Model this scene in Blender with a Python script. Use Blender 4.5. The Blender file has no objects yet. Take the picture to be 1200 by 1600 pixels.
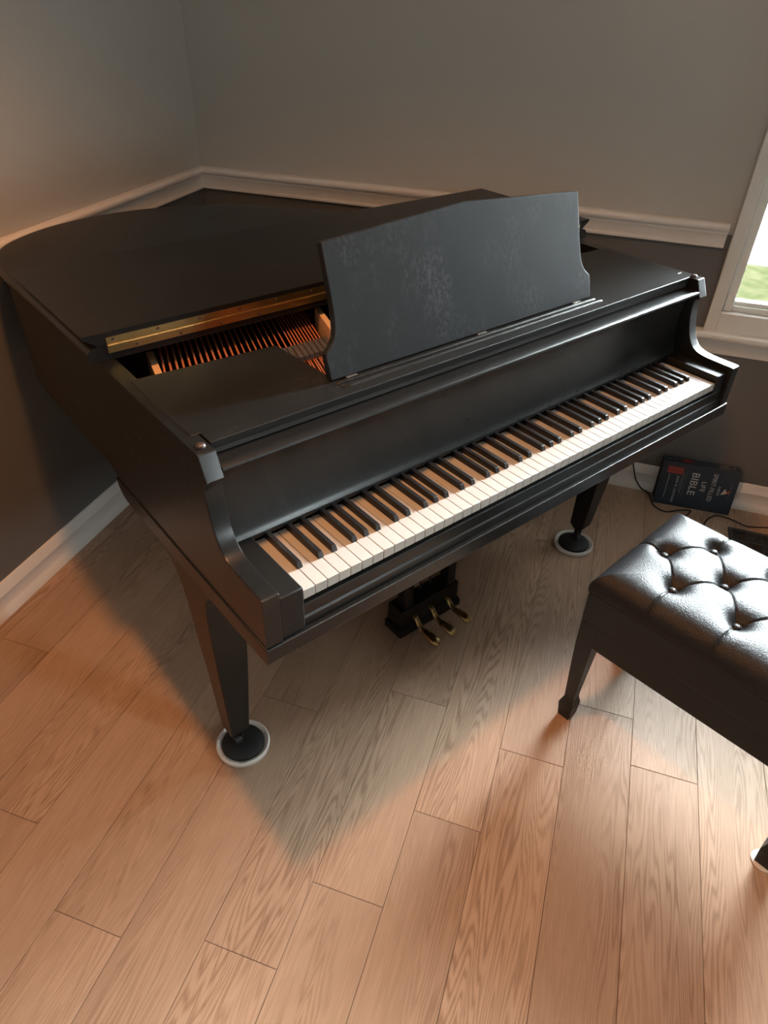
import bpy, bmesh, math, random
from mathutils import Vector, Matrix
random.seed(7)
SC = bpy.context.scene
COL = SC.collection
PI = math.pi

# ------------------------------------------------------------------ camera
CAM = (1.46734, -2.36860, 1.49723)
YAW, PITCH, ROLL, FPX = (-0.301706, 0.651242, 0.035502, 1082.525)
fw = Vector((math.sin(YAW)*math.cos(PITCH), math.cos(YAW)*math.cos(PITCH), -math.sin(PITCH)))
rt = fw.cross(Vector((0, 0, 1))).normalized()
up = rt.cross(fw)
r2 = rt*math.cos(ROLL) + up*math.sin(ROLL)
u2 = -rt*math.sin(ROLL) + up*math.cos(ROLL)
cd = bpy.data.cameras.new('camera'); cam = bpy.data.objects.new('camera', cd); COL.objects.link(cam)
cd.sensor_fit = 'VERTICAL'; cd.sensor_height = 36.0; cd.lens = FPX/1600*36.0; cd.clip_start = 0.05
cam.matrix_world = Matrix(((r2.x, u2.x, -fw.x, CAM[0]), (r2.y, u2.y, -fw.y, CAM[1]), (r2.z, u2.z, -fw.z, CAM[2]), (0, 0, 0, 1)))
SC.camera = cam

# ------------------------------------------------------------------ light
SC.view_settings.view_transform = 'Standard'
SC.view_settings.look = 'None'
SC.view_settings.exposure = 0.45
SC.view_settings.gamma = 1.0
SC.view_settings.use_curve_mapping = False
SC.cycles.use_denoising = True
SKY = 46.0            # plain overcast
GLOW = 245.0          # hazy bright patch of sky low beyond the window
GLOW_AZ, GLOW_EL, GLOW_P = math.radians(33), math.radians(20), 6.0
GLOW_Z, GLOW_S = 0.42, 0.45
LAMP_W = 74.0
LAMP_POS = (1.017, -1.675, 2.42)
W2_Y0, W2_Y1, W2_Z0, W2_Z1 = -2.00, -1.72, 1.2, 1.50  # opening for the added fill window in the right wall, out of view
WIN_X0, WIN_X1, WIN_Z0, WIN_Z1 = 1.823, 2.85, 0.703, 2.05
w = bpy.data.worlds.new('daylight'); SC.world = w; w.use_nodes = True
wn = w.node_tree.nodes; bg = wn['Background']
bg.inputs[0].default_value = (0.88, 0.95, 1.0, 1)
def _wl(a, b): w.node_tree.links.new(a, b)
wt = wn.new('ShaderNodeTexCoord'); wd = wn.new('ShaderNodeVectorMath'); wd.operation = 'DOT_PRODUCT'
wd.inputs[1].default_value = (math.cos(GLOW_AZ)*math.cos(GLOW_EL), math.sin(GLOW_AZ)*math.cos(GLOW_EL), math.sin(GLOW_EL))
wx = wn.new('ShaderNodeMath'); wx.operation = 'MAXIMUM'; wx.inputs[1].default_value = 0.0
wp = wn.new('ShaderNodeMath'); wp.operation = 'POWER'; wp.inputs[1].default_value = GLOW_P
wm = wn.new('ShaderNodeMath'); wm.operation = 'MULTIPLY_ADD'; wm.inputs[1].default_value = GLOW; wm.inputs[2].default_value = SKY
_wl(wt.outputs['Generated'], wd.inputs[0]); _wl(wd.outputs['Value'], wx.inputs[0]); _wl(wx.outputs[0], wp.inputs[0]); ws = wn.new('ShaderNodeSeparateXYZ'); _wl(wt.outputs['Generated'], ws.inputs[0])
def _wmath(op, a, b_):
    n = wn.new('ShaderNodeMath'); n.operation = op
    for i, v in enumerate((a, b_)):
        if isinstance(v, (int, float)): n.inputs[i].default_value = v
        else: _wl(v, n.inputs[i])
    return n.outputs[0]
wz = _wmath('DIVIDE', _wmath('SUBTRACT', ws.outputs['Z'], GLOW_Z), GLOW_S)
band = _wmath('POWER', math.e, _wmath('MULTIPLY', _wmath('MULTIPLY', wz, wz), -1.0))
_wl(_wmath('MULTIPLY', wp.outputs[0], band), wm.inputs[0]); _wl(wm.outputs[0], bg.inputs[1])

def area(name, loc, rot, shape, size, size_y, energy, col, portal=False):
    l = bpy.data.lights.new(name, 'AREA'); l.shape = shape; l.size = size
    if size_y: l.size_y = size_y
    l.energy = energy; l.color = col
    if portal: l.cycles.is_portal = True
    o = bpy.data.objects.new(name, l); COL.objects.link(o); o.location = loc; o.rotation_euler = rot
    return o
ld = bpy.data.lights.new('ceiling_lamp', 'SPOT'); ld.energy = LAMP_W; ld.color = (1.0, 0.41, 0.12); ld.shadow_soft_size = 0.055
ld.spot_size = math.radians(116); ld.spot_blend = 0.8
lo_ = bpy.data.objects.new('ceiling_lamp', ld); COL.objects.link(lo_); lo_.location = LAMP_POS
area('window_portal', ((WIN_X0+WIN_X1)/2, 0.12, (WIN_Z0+WIN_Z1)/2), (-PI/2, 0, 0), 'RECTANGLE', WIN_X1-WIN_X0, WIN_Z1-WIN_Z0, 1, (1, 1, 1), True)


area('fill_window_portal', (3.72, (W2_Y0+W2_Y1)/2, (W2_Z0+W2_Z1)/2), (0, PI/2, 0), 'RECTANGLE', W2_Z1-W2_Z0, W2_Y1-W2_Y0, 1, (1, 1, 1), True)  # portal of the added side window

# ------------------------------------------------------------------ materials
def newmat(name):
    m = bpy.data.materials.new(name); m.use_nodes = True
    nt = m.node_tree
    return m, nt, nt.nodes['Principled BSDF']
def N(nt, t, **k):
    n = nt.nodes.new(t)
    for a, b in k.items(): setattr(n, a, b)
    return n
def simple(name, col, rough=0.5, metal=0.0, var=0.0, bump=0.0, scale=60.0, spec=0.5):
    m, nt, b = newmat(name)
    b.inputs['Base Color'].default_value = (*col, 1); b.inputs['Roughness'].default_value = rough
    b.inputs['Metallic'].default_value = metal; b.inputs['Specular IOR Level'].default_value = spec
    tc = N(nt, 'ShaderNodeTexCoord'); no = N(nt, 'ShaderNodeTexNoise'); no.inputs['Scale'].default_value = scale; no.inputs['Detail'].default_value = 4
    nt.links.new(tc.outputs['Object'], no.inputs['Vector'])
    if var:
        mr = N(nt, 'ShaderNodeMapRange'); mr.inputs[3].default_value = rough-var; mr.inputs[4].default_value = rough+var
        nt.links.new(no.outputs[0], mr.inputs[0]); nt.links.new(mr.outputs[0], b.inputs['Roughness'])
    if bump:
        bp = N(nt, 'ShaderNodeBump'); bp.inputs['Strength'].default_value = bump; bp.inputs['Distance'].default_value = 0.002
        nt.links.new(no.outputs[0], bp.inputs['Height']); nt.links.new(bp.outputs[0], b.inputs['Normal'])
    return m
def worn_black(name, col, scuff, amount, rough, scale=(5, 5, 5), lo=0.52, hi=0.75, spec=0.4):
    """black lacquer with pale scuffs: patches of fine streaks"""
    m, nt, b = newmat(name)
    tc = N(nt, 'ShaderNodeTexCoord'); L = nt.links.new
    mp = N(nt, 'ShaderNodeMapping'); mp.inputs['Scale'].default_value = scale
    L(tc.outputs['Object'], mp.inputs['Vector'])
    n1 = N(nt, 'ShaderNodeTexNoise'); n1.inputs['Scale'].default_value = 1.0; n1.inputs['Detail'].default_value = 3
    n2 = N(nt, 'ShaderNodeTexNoise'); n2.inputs['Scale'].default_value = 16.0; n2.inputs['Detail'].default_value = 9; n2.inputs['Roughness'].default_value = 0.75
    L(mp.outputs[0], n1.inputs['Vector']); L(mp.outputs[0], n2.inputs['Vector'])
    m1 = N(nt, 'ShaderNodeMapRange'); m1.inputs[1].default_value = lo; m1.inputs[2].default_value = hi
    m2 = N(nt, 'ShaderNodeMapRange'); m2.inputs[1].default_value = 0.45; m2.inputs[2].default_value = 0.72
    L(n1.outputs[0], m1.inputs[0]); L(n2.outputs[0], m2.inputs[0])
    mu = N(nt, 'ShaderNodeMath', operation='MULTIPLY'); L(m1.outputs[0], mu.inputs[0]); L(m2.outputs[0], mu.inputs[1])
    mu2 = N(nt, 'ShaderNodeMath', operation='MULTIPLY'); L(mu.outputs[0], mu2.inputs[0]); mu2.inputs[1].default_value = amount
    mx = N(nt, 'ShaderNodeMix', data_type='RGBA'); mx.inputs['A'].default_value = (*col, 1); mx.inputs['B'].default_value = (*scuff, 1)
    L(mu2.outputs[0], mx.inputs['Factor']); L(mx.outputs['Result'], b.inputs['Base Color'])
    mr = N(nt, 'ShaderNodeMapRange'); mr.inputs[3].default_value = rough-0.06; mr.inputs[4].default_value = rough+0.12
    L(n2.outputs[0], mr.inputs[0]); L(mr.outputs[0], b.inputs['Roughness'])
    b.inputs['Specular IOR Level'].default_value = spec
    bp = N(nt, 'ShaderNodeBump'); bp.inputs['Strength'].default_value = 0.06; bp.inputs['Distance'].default_value = 0.001
    L(n2.outputs[0], bp.inputs['Height']); L(bp.outputs[0], b.inputs['Normal'])
    return m
M = {}
M['black'] = worn_black('satin_black_lacquer', (0.0075, 0.0078, 0.0075), (0.05, 0.05, 0.05), 0.3, 0.30, (6, 6, 6), 0.5, 0.8, 0.3)
M['tray'] = worn_black('worn_black_lacquer', (0.009, 0.0095, 0.009), (0.07, 0.07, 0.075), 0.45, 0.33, (7, 7, 7), 0.45, 0.75, 0.3)
M['gloss'] = worn_black('gloss_black_lacquer', (0.0075, 0.0078, 0.0075), (0.05, 0.05, 0.05), 0.25, 0.27, (6, 6, 6), 0.5, 0.8, 0.5)
M['desk'] = worn_black('scuffed_black_lacquer', (0.010, 0.012, 0.014), (0.13, 0.15, 0.17), 0.5, 0.46, (9, 9, 5), 0.46, 0.78, 0.15)
M['ivory'] = simple('white_key_plastic', (0.42, 0.40, 0.37), 0.30)
M['ebony'] = worn_black('black_key_plastic', (0.012, 0.012, 0.013), (0.25, 0.25, 0.25), 0.5, 0.3, (40, 12, 40), 0.55, 0.8)
M['brass'] = simple('aged_brass', (0.62, 0.42, 0.16), 0.32, 1.0, 0.1, 0.05, 120)
M['pedal'] = simple('worn_brass', (0.42, 0.29, 0.13), 0.30, 1.0, 0.12, 0.05, 60)
M['copper'] = simple('copper_winding', (0.80, 0.30, 0.17), 0.45, 0.45, 0.05, 0.3, 900)
M['steel'] = simple('steel', (0.55, 0.53, 0.5), 0.35, 1.0)
M['dark_metal'] = simple('dark_screw_metal', (0.10, 0.08, 0.08), 0.4, 0.7)
M['plate'] = simple('shaded_bronze_plate', (0.10, 0.035, 0.02), 0.5, 0.2, 0.05, 0.1, 90)  # interior shade and reddish copper reflections put into the base colour
M['felt'] = simple('dark_felt', (0.05, 0.045, 0.042), 0.9)
M['rawwood'] = simple('raw_pale_wood', (0.62, 0.42, 0.25), 0.6, 0, 0.05, 0.1, 80)
M['trim'] = simple('white_trim_paint', (0.80, 0.77, 0.73), 0.40, 0, 0.04)
M['winframe'] = simple('white_window_paint', (0.78, 0.78, 0.74), 0.42, 0, 0.04)
M['cup'] = simple('white_plastic', (0.75, 0.72, 0.68), 0.4)
M['rubber'] = simple('black_rubber', (0.02, 0.02, 0.02), 0.55)
M['wood_black'] = simple('black_wood_stain', (0.0155, 0.018, 0.021), 0.42, 0, 0.05, 0.08, 70, 0.3)
M['thread'] = simple('black_cord_plastic', (0.01, 0.01, 0.01), 0.5)
M['vent'] = simple('black_cast_metal', (0.045, 0.048, 0.052), 0.5, 0.2)
M['concrete'] = simple('pale_concrete', (0.10, 0.105, 0.095), 0.9)
M['navy'] = simple('navy_cover', (0.020, 0.034, 0.054), 0.38, 0, 0.05)
M['pages'] = simple('dark_page_block', (0.03, 0.032, 0.035), 0.8)
M['ink'] = simple('silver_ink', (0.62, 0.62, 0.60), 0.5)
M['inkdim'] = simple('dim_grey_ink', (0.20, 0.21, 0.22), 0.5)
M['redink'] = simple('red_label', (0.32, 0.045, 0.04), 0.5)
M['cream'] = simple('cream_ink', (0.75, 0.68, 0.55), 0.5)
M['orange'] = simple('flame_ink', (0.55, 0.12, 0.05), 0.5)

# leather with pebble grain
m, nt, b = newmat('black_leather'); M['leather'] = m
b.inputs['Base Color'].default_value = (0.016, 0.016, 0.018, 1); b.inputs['Roughness'].default_value = 0.37; b.inputs['Specular IOR Level'].default_value = 0.20
tc = N(nt, 'ShaderNodeTexCoord'); vo = N(nt, 'ShaderNodeTexVoronoi'); vo.inputs['Scale'].default_value = 420
no = N(nt, 'ShaderNodeTexNoise'); no.inputs['Scale'].default_value = 260; no.inputs['Detail'].default_value = 3
ad = N(nt, 'ShaderNodeMath', operation='ADD'); bp = N(nt, 'ShaderNodeBump'); bp.inputs['Strength'].default_value = 0.5; bp.inputs['Distance'].default_value = 0.0010
nt.links.new(tc.outputs['Object'], vo.inputs['Vector']); nt.links.new(tc.outputs['Object'], no.inputs['Vector'])
nt.links.new(vo.outputs['Distance'], ad.inputs[0]); nt.links.new(no.outputs[0], ad.inputs[1]); nt.links.new(ad.outputs[0], bp.inputs['Height']); nt.links.new(bp.outputs[0], b.inputs['Normal'])

# wall paint: two tones meeting at the chair rail
def wall_paint(name, upper, lower, zsplit):
    m, nt, b = newmat(name); L = nt.links.new
    g = N(nt, 'ShaderNodeNewGeometry'); s = N(nt, 'ShaderNodeSeparateXYZ'); L(g.outputs['Position'], s.inputs[0])
    gt = N(nt, 'ShaderNodeMath', operation='GREATER_THAN'); gt.inputs[1].default_value = zsplit; L(s.outputs['Z'], gt.inputs[0])
    mx = N(nt, 'ShaderNodeMix', data_type='RGBA'); mx.inputs['A'].default_value = (*lower, 1); mx.inputs['B'].default_value = (*upper, 1)
    L(gt.outputs[0], mx.inputs['Factor']); L(mx.outputs['Result'], b.inputs['Base Color'])
    b.inputs['Roughness'].default_value = 0.62
    no = N(nt, 'ShaderNodeTexNoise'); no.inputs['Scale'].default_value = 140; no.inputs['Detail'].default_value = 3; L(g.outputs['Position'], no.inputs['Vector'])
    bp = N(nt, 'ShaderNodeBump'); bp.inputs['Strength'].default_value = 0.08; bp.inputs['Distance'].default_value = 0.002; L(no.outputs[0], bp.inputs['Height']); L(bp.outputs[0], b.inputs['Normal'])
    return m
M['wall'] = wall_paint('two_tone_wall_paint', (0.50, 0.475, 0.435), (0.14, 0.136, 0.132), 0.93)
M['ceiling'] = simple('ceiling_paint', (0.75, 0.74, 0.72), 0.8)

# lawn
m, nt, b = newmat('lawn_grass'); M['grass'] = m
no = N(nt, 'ShaderNodeTexNoise'); no.inputs['Scale'].default_value = 9; no.inputs['Detail'].default_value = 8
tc = N(nt, 'ShaderNodeTexCoord'); cr = N(nt, 'ShaderNodeValToRGB')
cr.color_ramp.elements[0].color = (0.0085, 0.0095, 0.0042, 1); cr.color_ramp.elements[1].color = (0.0135, 0.0130, 0.0072, 1)
cr.color_ramp.elements[0].position = 0.35; cr.color_ramp.elements[1].position = 0.65
nt.links.new(tc.outputs['Object'], no.inputs['Vector']); nt.links.new(no.outputs[0], cr.inputs[0]); nt.links.new(cr.outputs[0], b.inputs['Base Color']); b.inputs['Roughness'].default_value = 0.9; b.inputs['Specular IOR Level'].default_value = 0.0

# window glass: thin sheet
m, nt, b = newmat('window_glass'); M['glass'] = m
nt.nodes.remove(b)
tr = N(nt, 'ShaderNodeBsdfTransparent'); tr.inputs[0].default_value = (0.95, 0.97, 0.96, 1)
gl = N(nt, 'ShaderNodeBsdfGlossy'); gl.inputs['Roughness'].default_value = 0.02
fr = N(nt, 'ShaderNodeFresnel'); fr.inputs[0].default_value = 1.45; mx = N(nt, 'ShaderNodeMixShader')
nt.links.new(fr.outputs[0], mx.inputs[0]); nt.links.new(tr.outputs[0], mx.inputs[1]); nt.links.new(gl.outputs[0], mx.inputs[2])
nt.links.new(mx.outputs[0], nt.nodes['Material Output'].inputs['Surface'])

# floor: brushed oak, one random value per plank in the attribute 'plank'
m, nt, b = newmat('brushed_oak_planks'); M['floor'] = m
L = nt.links.new
g = N(nt, 'ShaderNodeNewGeometry'); at = N(nt, 'ShaderNodeAttribute', attribute_name='plank')
sp = N(nt, 'ShaderNodeSeparateColor'); L(at.outputs['Color'], sp.inputs[0])
off = N(nt, 'ShaderNodeVectorMath', operation='SCALE'); off.inputs['Scale'].default_value = 37.0; L(at.outputs['Vector'], off.inputs[0])
pos = N(nt, 'ShaderNodeVectorMath', operation='ADD'); L(g.outputs['Position'], pos.inputs[0]); L(off.outputs[0], pos.inputs[1])
def mapped(sx, sy):
    mp = N(nt, 'ShaderNodeMapping'); mp.inputs['Scale'].default_value = (sx, sy, 1.0); L(pos.outputs[0], mp.inputs['Vector']); return mp
# cathedral figure: contour lines of a stretched noise
na = N(nt, 'ShaderNodeTexNoise'); na.inputs['Scale'].default_value = 1.0; na.inputs['Detail'].default_value = 2.5; na.inputs['Roughness'].default_value = 0.5
L(mapped(8.5, 0.60).outputs[0], na.inputs['Vector'])
ml = N(nt, 'ShaderNodeMath', operation='MULTIPLY'); ml.inputs[1].default_value = 54.0; L(na.outputs[0], ml.inputs[0])
jit = N(nt, 'ShaderNodeTexNoise'); jit.inputs['Scale'].default_value = 1.0; jit.inputs['Detail'].default_value = 3; L(mapped(140, 9).outputs[0], jit.inputs['Vector'])
jm = N(nt, 'ShaderNodeMath', operation='MULTIPLY_ADD'); jm.inputs[1].default_value = 1.2; L(jit.outputs[0], jm.inputs[0]); L(ml.outputs[0], jm.inputs[2])
pp = N(nt, 'ShaderNodeMath', operation='PINGPONG'); pp.inputs[1].default_value = 0.5; L(jm.outputs[0], pp.inputs[0])
ring = N(nt, 'ShaderNodeMapRange'); ring.inputs[1].default_value = 0.0; ring.inputs[2].default_value = 0.34; L(pp.outputs[0], ring.inputs[0])
# pores: fine long streaks
po = N(nt, 'ShaderNodeTexNoise'); po.inputs['Scale'].default_value = 1.0; po.inputs['Detail'].default_value = 5; po.inputs['Roughness'].default_value = 0.7; L(mapped(330, 11).outputs[0], po.inputs['Vector'])
pr = N(nt, 'ShaderNodeMapRange'); pr.inputs[1].default_value = 0.35; pr.inputs[2].default_value = 0.65; L(po.outputs[0], pr.inputs[0])
# broad tone
bt = N(nt, 'ShaderNodeTexNoise'); bt.inputs['Scale'].default_value = 1.0; bt.inputs['Detail'].default_value = 2; L(mapped(9, 1.4).outputs[0], bt.inputs['Vector'])
c1 = N(nt, 'ShaderNodeMix', data_type='RGBA'); c1.inputs['A'].default_value = (0.45, 0.30, 0.205, 1); c1.inputs['B'].default_value = (0.58, 0.40, 0.285, 1); L(bt.outputs[0], c1.inputs['Factor'])
c2 = N(nt, 'ShaderNodeMix', data_type='RGBA', blend_type='MULTIPLY'); c2.inputs['B'].default_value = (0.60, 0.54, 0.50, 1); L(c1.outputs['Result'], c2.inputs['A'])
iv = N(nt, 'ShaderNodeMath', operation='SUBTRACT'); iv.inputs[0].default_value = 1.0; L(ring.outputs[0], iv.inputs[1])
ivs = N(nt, 'ShaderNodeMath', operation='MULTIPLY'); ivs.inputs[1].default_value = 0.9
msk = N(nt, 'ShaderNodeTexNoise'); msk.inputs['Scale'].default_value = 1.0; msk.inputs['Detail'].default_value = 2; L(mapped(6, 1.1).outputs[0], msk.inputs['Vector'])
mk = N(nt, 'ShaderNodeMapRange'); mk.inputs[1].default_value = 0.38; mk.inputs[2].default_value = 0.62; mk.inputs[3].default_value = 0.12; L(msk.outputs[0], mk.inputs[0])
mkm = N(nt, 'ShaderNodeMath', operation='MULTIPLY'); L(iv.outputs[0], mkm.inputs[0]); L(mk.outputs[0], mkm.inputs[1]); L(mkm.outputs[0], ivs.inputs[0]); L(ivs.outputs[0], c2.inputs['Factor'])
c3 = N(nt, 'ShaderNodeMix', data_type='RGBA', blend_type='MULTIPLY'); c3.inputs['B'].default_value = (0.80, 0.78, 0.76, 1); L(c2.outputs['Result'], c3.inputs['A'])
pv = N(nt, 'ShaderNodeMath', operation='SUBTRACT'); pv.inputs[0].default_value = 1.0; L(pr.outputs[0], pv.inputs[1]); 
pvs = N(nt, 'ShaderNodeMath', operation='MULTIPLY'); pvs.inputs[1].default_value = 0.7; L(pv.outputs[0], pvs.inputs[0]); L(pvs.outputs[0], c3.inputs['Factor'])
# knots
kv = N(nt, 'ShaderNodeTexVoronoi'); kv.inputs['Scale'].default_value = 1.0; L(mapped(5.5, 2.4).outputs[0], kv.inputs['Vector'])
kr = N(nt, 'ShaderNodeMapRange'); kr.inputs[1].default_value = 0.015; kr.inputs[2].default_value = 0.06; kr.inputs[3].default_value = 0.75; kr.inputs[4].default_value = 0.0; L(kv.outputs['Distance'], kr.inputs[0])
c4 = N(nt, 'ShaderNodeMix', data_type='RGBA'); c4.inputs['B'].default_value = (0.07, 0.05, 0.04, 1); L(c3.outputs['Result'], c4.inputs['A']); L(kr.outputs[0], c4.inputs['Factor'])
# plank brightness
hv = N(nt, 'ShaderNodeHueSaturation'); vr = N(nt, 'ShaderNodeMapRange'); vr.inputs[3].default_value = 0.86; vr.inputs[4].default_value = 1.12
L(sp.outputs[2], vr.inputs[0]); L(vr.outputs[0], hv.inputs['Value']); L(c4.outputs['Result'], hv.inputs['Color']); L(hv.outputs[0], b.inputs['Base Color'])
b.inputs['Roughness'].default_value = 0.36; b.inputs['Specular IOR Level'].default_value = 0.24
rr = N(nt, 'ShaderNodeMapRange'); rr.inputs[3].default_value = 0.46; rr.inputs[4].default_value = 0.33; L(pr.outputs[0], rr.inputs[0]); L(rr.outputs[0], b.inputs['Roughness'])
hs = N(nt, 'ShaderNodeMath', operation='MULTIPLY_ADD'); hs.inputs[1].default_value = 0.6; L(ring.outputs[0], hs.inputs[0]); L(pr.outputs[0], hs.inputs[2])
bp = N(nt, 'ShaderNodeBump'); bp.inputs['Strength'].default_value = 0.22; bp.inputs['Distance'].default_value = 0.0008; L(hs.outputs[0], bp.inputs['Height']); L(bp.outputs[0], b.inputs['Normal'])
M['gap'] = simple('dark_plank_gap', (0.10, 0.065, 0.045), 0.8)

# ------------------------------------------------------------------ mesh helpers
def obj(name, bm, mat, parent=None, smooth=None, bevel=None, loc=None):
    bmesh.ops.recalc_face_normals(bm, faces=bm.faces[:])
    me = bpy.data.meshes.new(name); bm.to_mesh(me); bm.free()
    for x in (mat if isinstance(mat, (list, tuple)) else [mat]): me.materials.append(x)
    o = bpy.data.objects.new(name, me); COL.objects.link(o)
    if smooth is not None:
        for p in me.polygons: p.use_smooth = True
        me.set_sharp_from_angle(angle=math.radians(smooth))
    if bevel:
        mo = o.modifiers.new('bevel', 'BEVEL'); mo.width = bevel; mo.segments = 2; mo.limit_method = 'ANGLE'; mo.angle_limit = math.radians(35)
        mo.harden_normals = False
        for p in me.polygons: p.use_smooth = True
        me.set_sharp_from_angle(angle=math.radians(35))
        wn_ = o.modifiers.new('normals', 'WEIGHTED_NORMAL'); wn_.keep_sharp = True
    if parent: o.parent = parent
    if loc is not None: o.location = loc
    return o
def struct(o): o['kind'] = 'structure'; return o
def tag(o, label, cat, group=None):
    o['label'] = label; o['category'] = cat
    if group: o['group'] = group
    return o
def empty(name, loc, rz=0):
    o = bpy.data.objects.new(name, None); COL.objects.link(o); o.location = loc; o.rotation_euler = (0, 0, rz); o.empty_display_size = 0.1
    return o
def box(bm, x0, x1, y0, y1, z0, z1, mi=0):
    v = [bm.verts.new((x, y, z)) for x in (x0, x1) for y in (y0, y1) for z in (z0, z1)]
    fs = [(0, 1, 3, 2), (4, 6, 7, 5), (0, 4, 5, 1), (2, 3, 7, 6), (0, 2, 6, 4), (1, 5, 7, 3)]
    for f in fs: bm.faces.new([v[i] for i in f]).material_index = mi
    return v
def bx(*a):
    bm = bmesh.new(); box(bm, *a); return bm
def loft(bm, rings, closed=True, caps=True, mi=0):
    vs = [[bm.verts.new(p) for p in r] for r in rings]
    n = len(rings[0])
    for a, c in zip(vs, vs[1:]):
        for i in range(n if closed else n-1):
            j = (i+1) % n
            bm.faces.new((a[i], a[j], c[j], c[i])).material_index = mi
    if caps and closed:
        bm.faces.new(vs[0][::-1]).material_index = mi; bm.faces.new(vs[-1]).material_index = mi
    return vs
def prism_x(bm, yz, x0, x1, mi=0):
    loft(bm, [[(x0, y, z) for y, z in yz], [(x1, y, z) for y, z in yz]], mi=mi)
def prism_z(bm, xy, z0, z1, mi=0):
    loft(bm, [[(x, y, z0) for x, y in xy], [(x, y, z1) for x, y in xy]], mi=mi)
def lathe(bm, prof, c=(0, 0, 0), n=40, mi=0):
    rings = [[(c[0]+r*math.cos(2*PI*i/n), c[1]+r*math.sin(2*PI*i/n), c[2]+z) for i in range(n)] for r, z in prof]
    loft(bm, rings, mi=mi)
def tube(bm, pts, rad, n=10, mi=0):
    pts = [Vector(p) for p in pts]; rings = []
    for i, p in enumerate(pts):
        t = (pts[min(i+1, len(pts)-1)]-pts[max(i-1, 0)]).normalized()
        a = t.cross(Vector((0, 0, 1)))
        if a.length < 1e-3: a = t.cross(Vector((1, 0, 0)))
        a.normalize(); c = a.cross(t)
        r = rad[i] if isinstance(rad, (list, tuple)) else rad
        rings.append([p+a*r*math.cos(2*PI*k/n)+c*r*math.sin(2*PI*k/n) for k in range(n)])
    loft(bm, rings, mi=mi)
def smooth_path(P, k=8, closed=False):
    out = []; n = len(P)
    for i in range(n-1):
        p0 = P[max(i-1, 0)]; p1 = P[i]; p2 = P[i+1]; p3 = P[min(i+2, n-1)]
        for j in range(k):
            t = j/k
            out.append(tuple(0.5*((2*b_)+(-a+c)*t+(2*a-5*b_+4*c-d)*t*t+(-a+3*b_-3*c+d)*t**3) for a, b_, c, d in zip(p0, p1, p2, p3)))
    out.append(tuple(P[-1])); return out

# ------------------------------------------------------------------ room shell
RX, RY, RZ = 3.6, -5.2, 2.6
seams_x = [0.838+0.1553*k for k in range(-6, 25)]
known = {0: [-1.976], 1: [], 2: [-1.927], 3: [-1.755, -1.231], 4: [-1.533], 5: [-1.307], 6: [-1.10], 7: [-1.245], -1: [-1.841], -4: [-1.428]}
known = {k-1 if k >= 0 else k: v for k, v in {}.items()} or {
    0.683: [-1.976, -0.62], 0.838: [-1.36], 0.994: [-1.927, -0.80], 1.149: [-1.755, -1.231], 1.304: [-1.533, -0.45], 1.460: [-1.307, -2.35],
    1.615: [-1.105, -2.3], 1.770: [-1.245, -2.45], 1.925: [-0.55, -1.75], 0.373: [-1.840, -0.7], 0.063: [-1.428], 0.528: [-1.2, -2.4], 0.217: [-2.0, -0.9]}
bm = bmesh.new(); plank = []
lay = bm.faces.layers.int.new('pk')
cols = []
ed = [0.0]+[x for x in seams_x if x > 0.02 and x < RX]+[RX]
G = 0.0005
for x0, x1 in zip(ed, ed[1:]):
    js = None
    for kx, v in known.items():
        if abs(x0-kx) < 0.03: js = list(v)
    if js is None: js = [random.uniform(-1.2, -0.3)]
    y = min(js)
    while y > RY: y -= random.uniform(1.0, 1.3); js.append(y)
    ys = sorted([0.0, RY]+[v for v in js if v > RY+0.1])
    for y0, y1 in zip(ys, ys[1:]):
        ch = 0.0007
        a = [(x0+G, y0+G), (x1-G, y0+G), (x1-G, y1-G), (x0+G, y1-G)]
        c = [(x0+G+ch, y0+G+ch), (x1-G-ch, y0+G+ch), (x1-G-ch, y1-G-ch), (x0+G+ch, y1-G-ch)]
        i0 = len(cols); cols.append((random.random(), random.random(), random.random()))
        va = [bm.verts.new((*q, -0.0006)) for q in a]; vc = [bm.verts.new((*q, 0.0)) for q in c]
        f = bm.faces.new(vc); f[lay] = i0
        for k in range(4):
            f = bm.faces.new((va[k], va[(k+1) % 4], vc[(k+1) % 4], vc[k])); f[lay] = i0
# slab under the boards, seen in the gaps
n_before = len(bm.faces)
vs = box(bm, 0, RX, RY, 0, -0.06, -0.0012, 1)
bmesh.ops.recalc_face_normals(bm, faces=bm.faces[:])
me = bpy.data.meshes.new('floor'); bm.faces.ensure_lookup_table()
ids = [f[lay] for f in bm.faces]; slab = [f.material_index == 1 for f in bm.faces]
bm.to_mesh(me); bm.free()
ca = me.color_attributes.new('plank', 'FLOAT_COLOR', 'CORNER')
for p in me.polygons:
    c = cols[ids[p.index]]
    for li in p.loop_indices: ca.data[li].color = (*c, 1)
me.materials.append(M['floor']); me.materials.append(M['gap'])
fl = bpy.data.objects.new('floor', me); COL.objects.link(fl); struct(fl)

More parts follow.
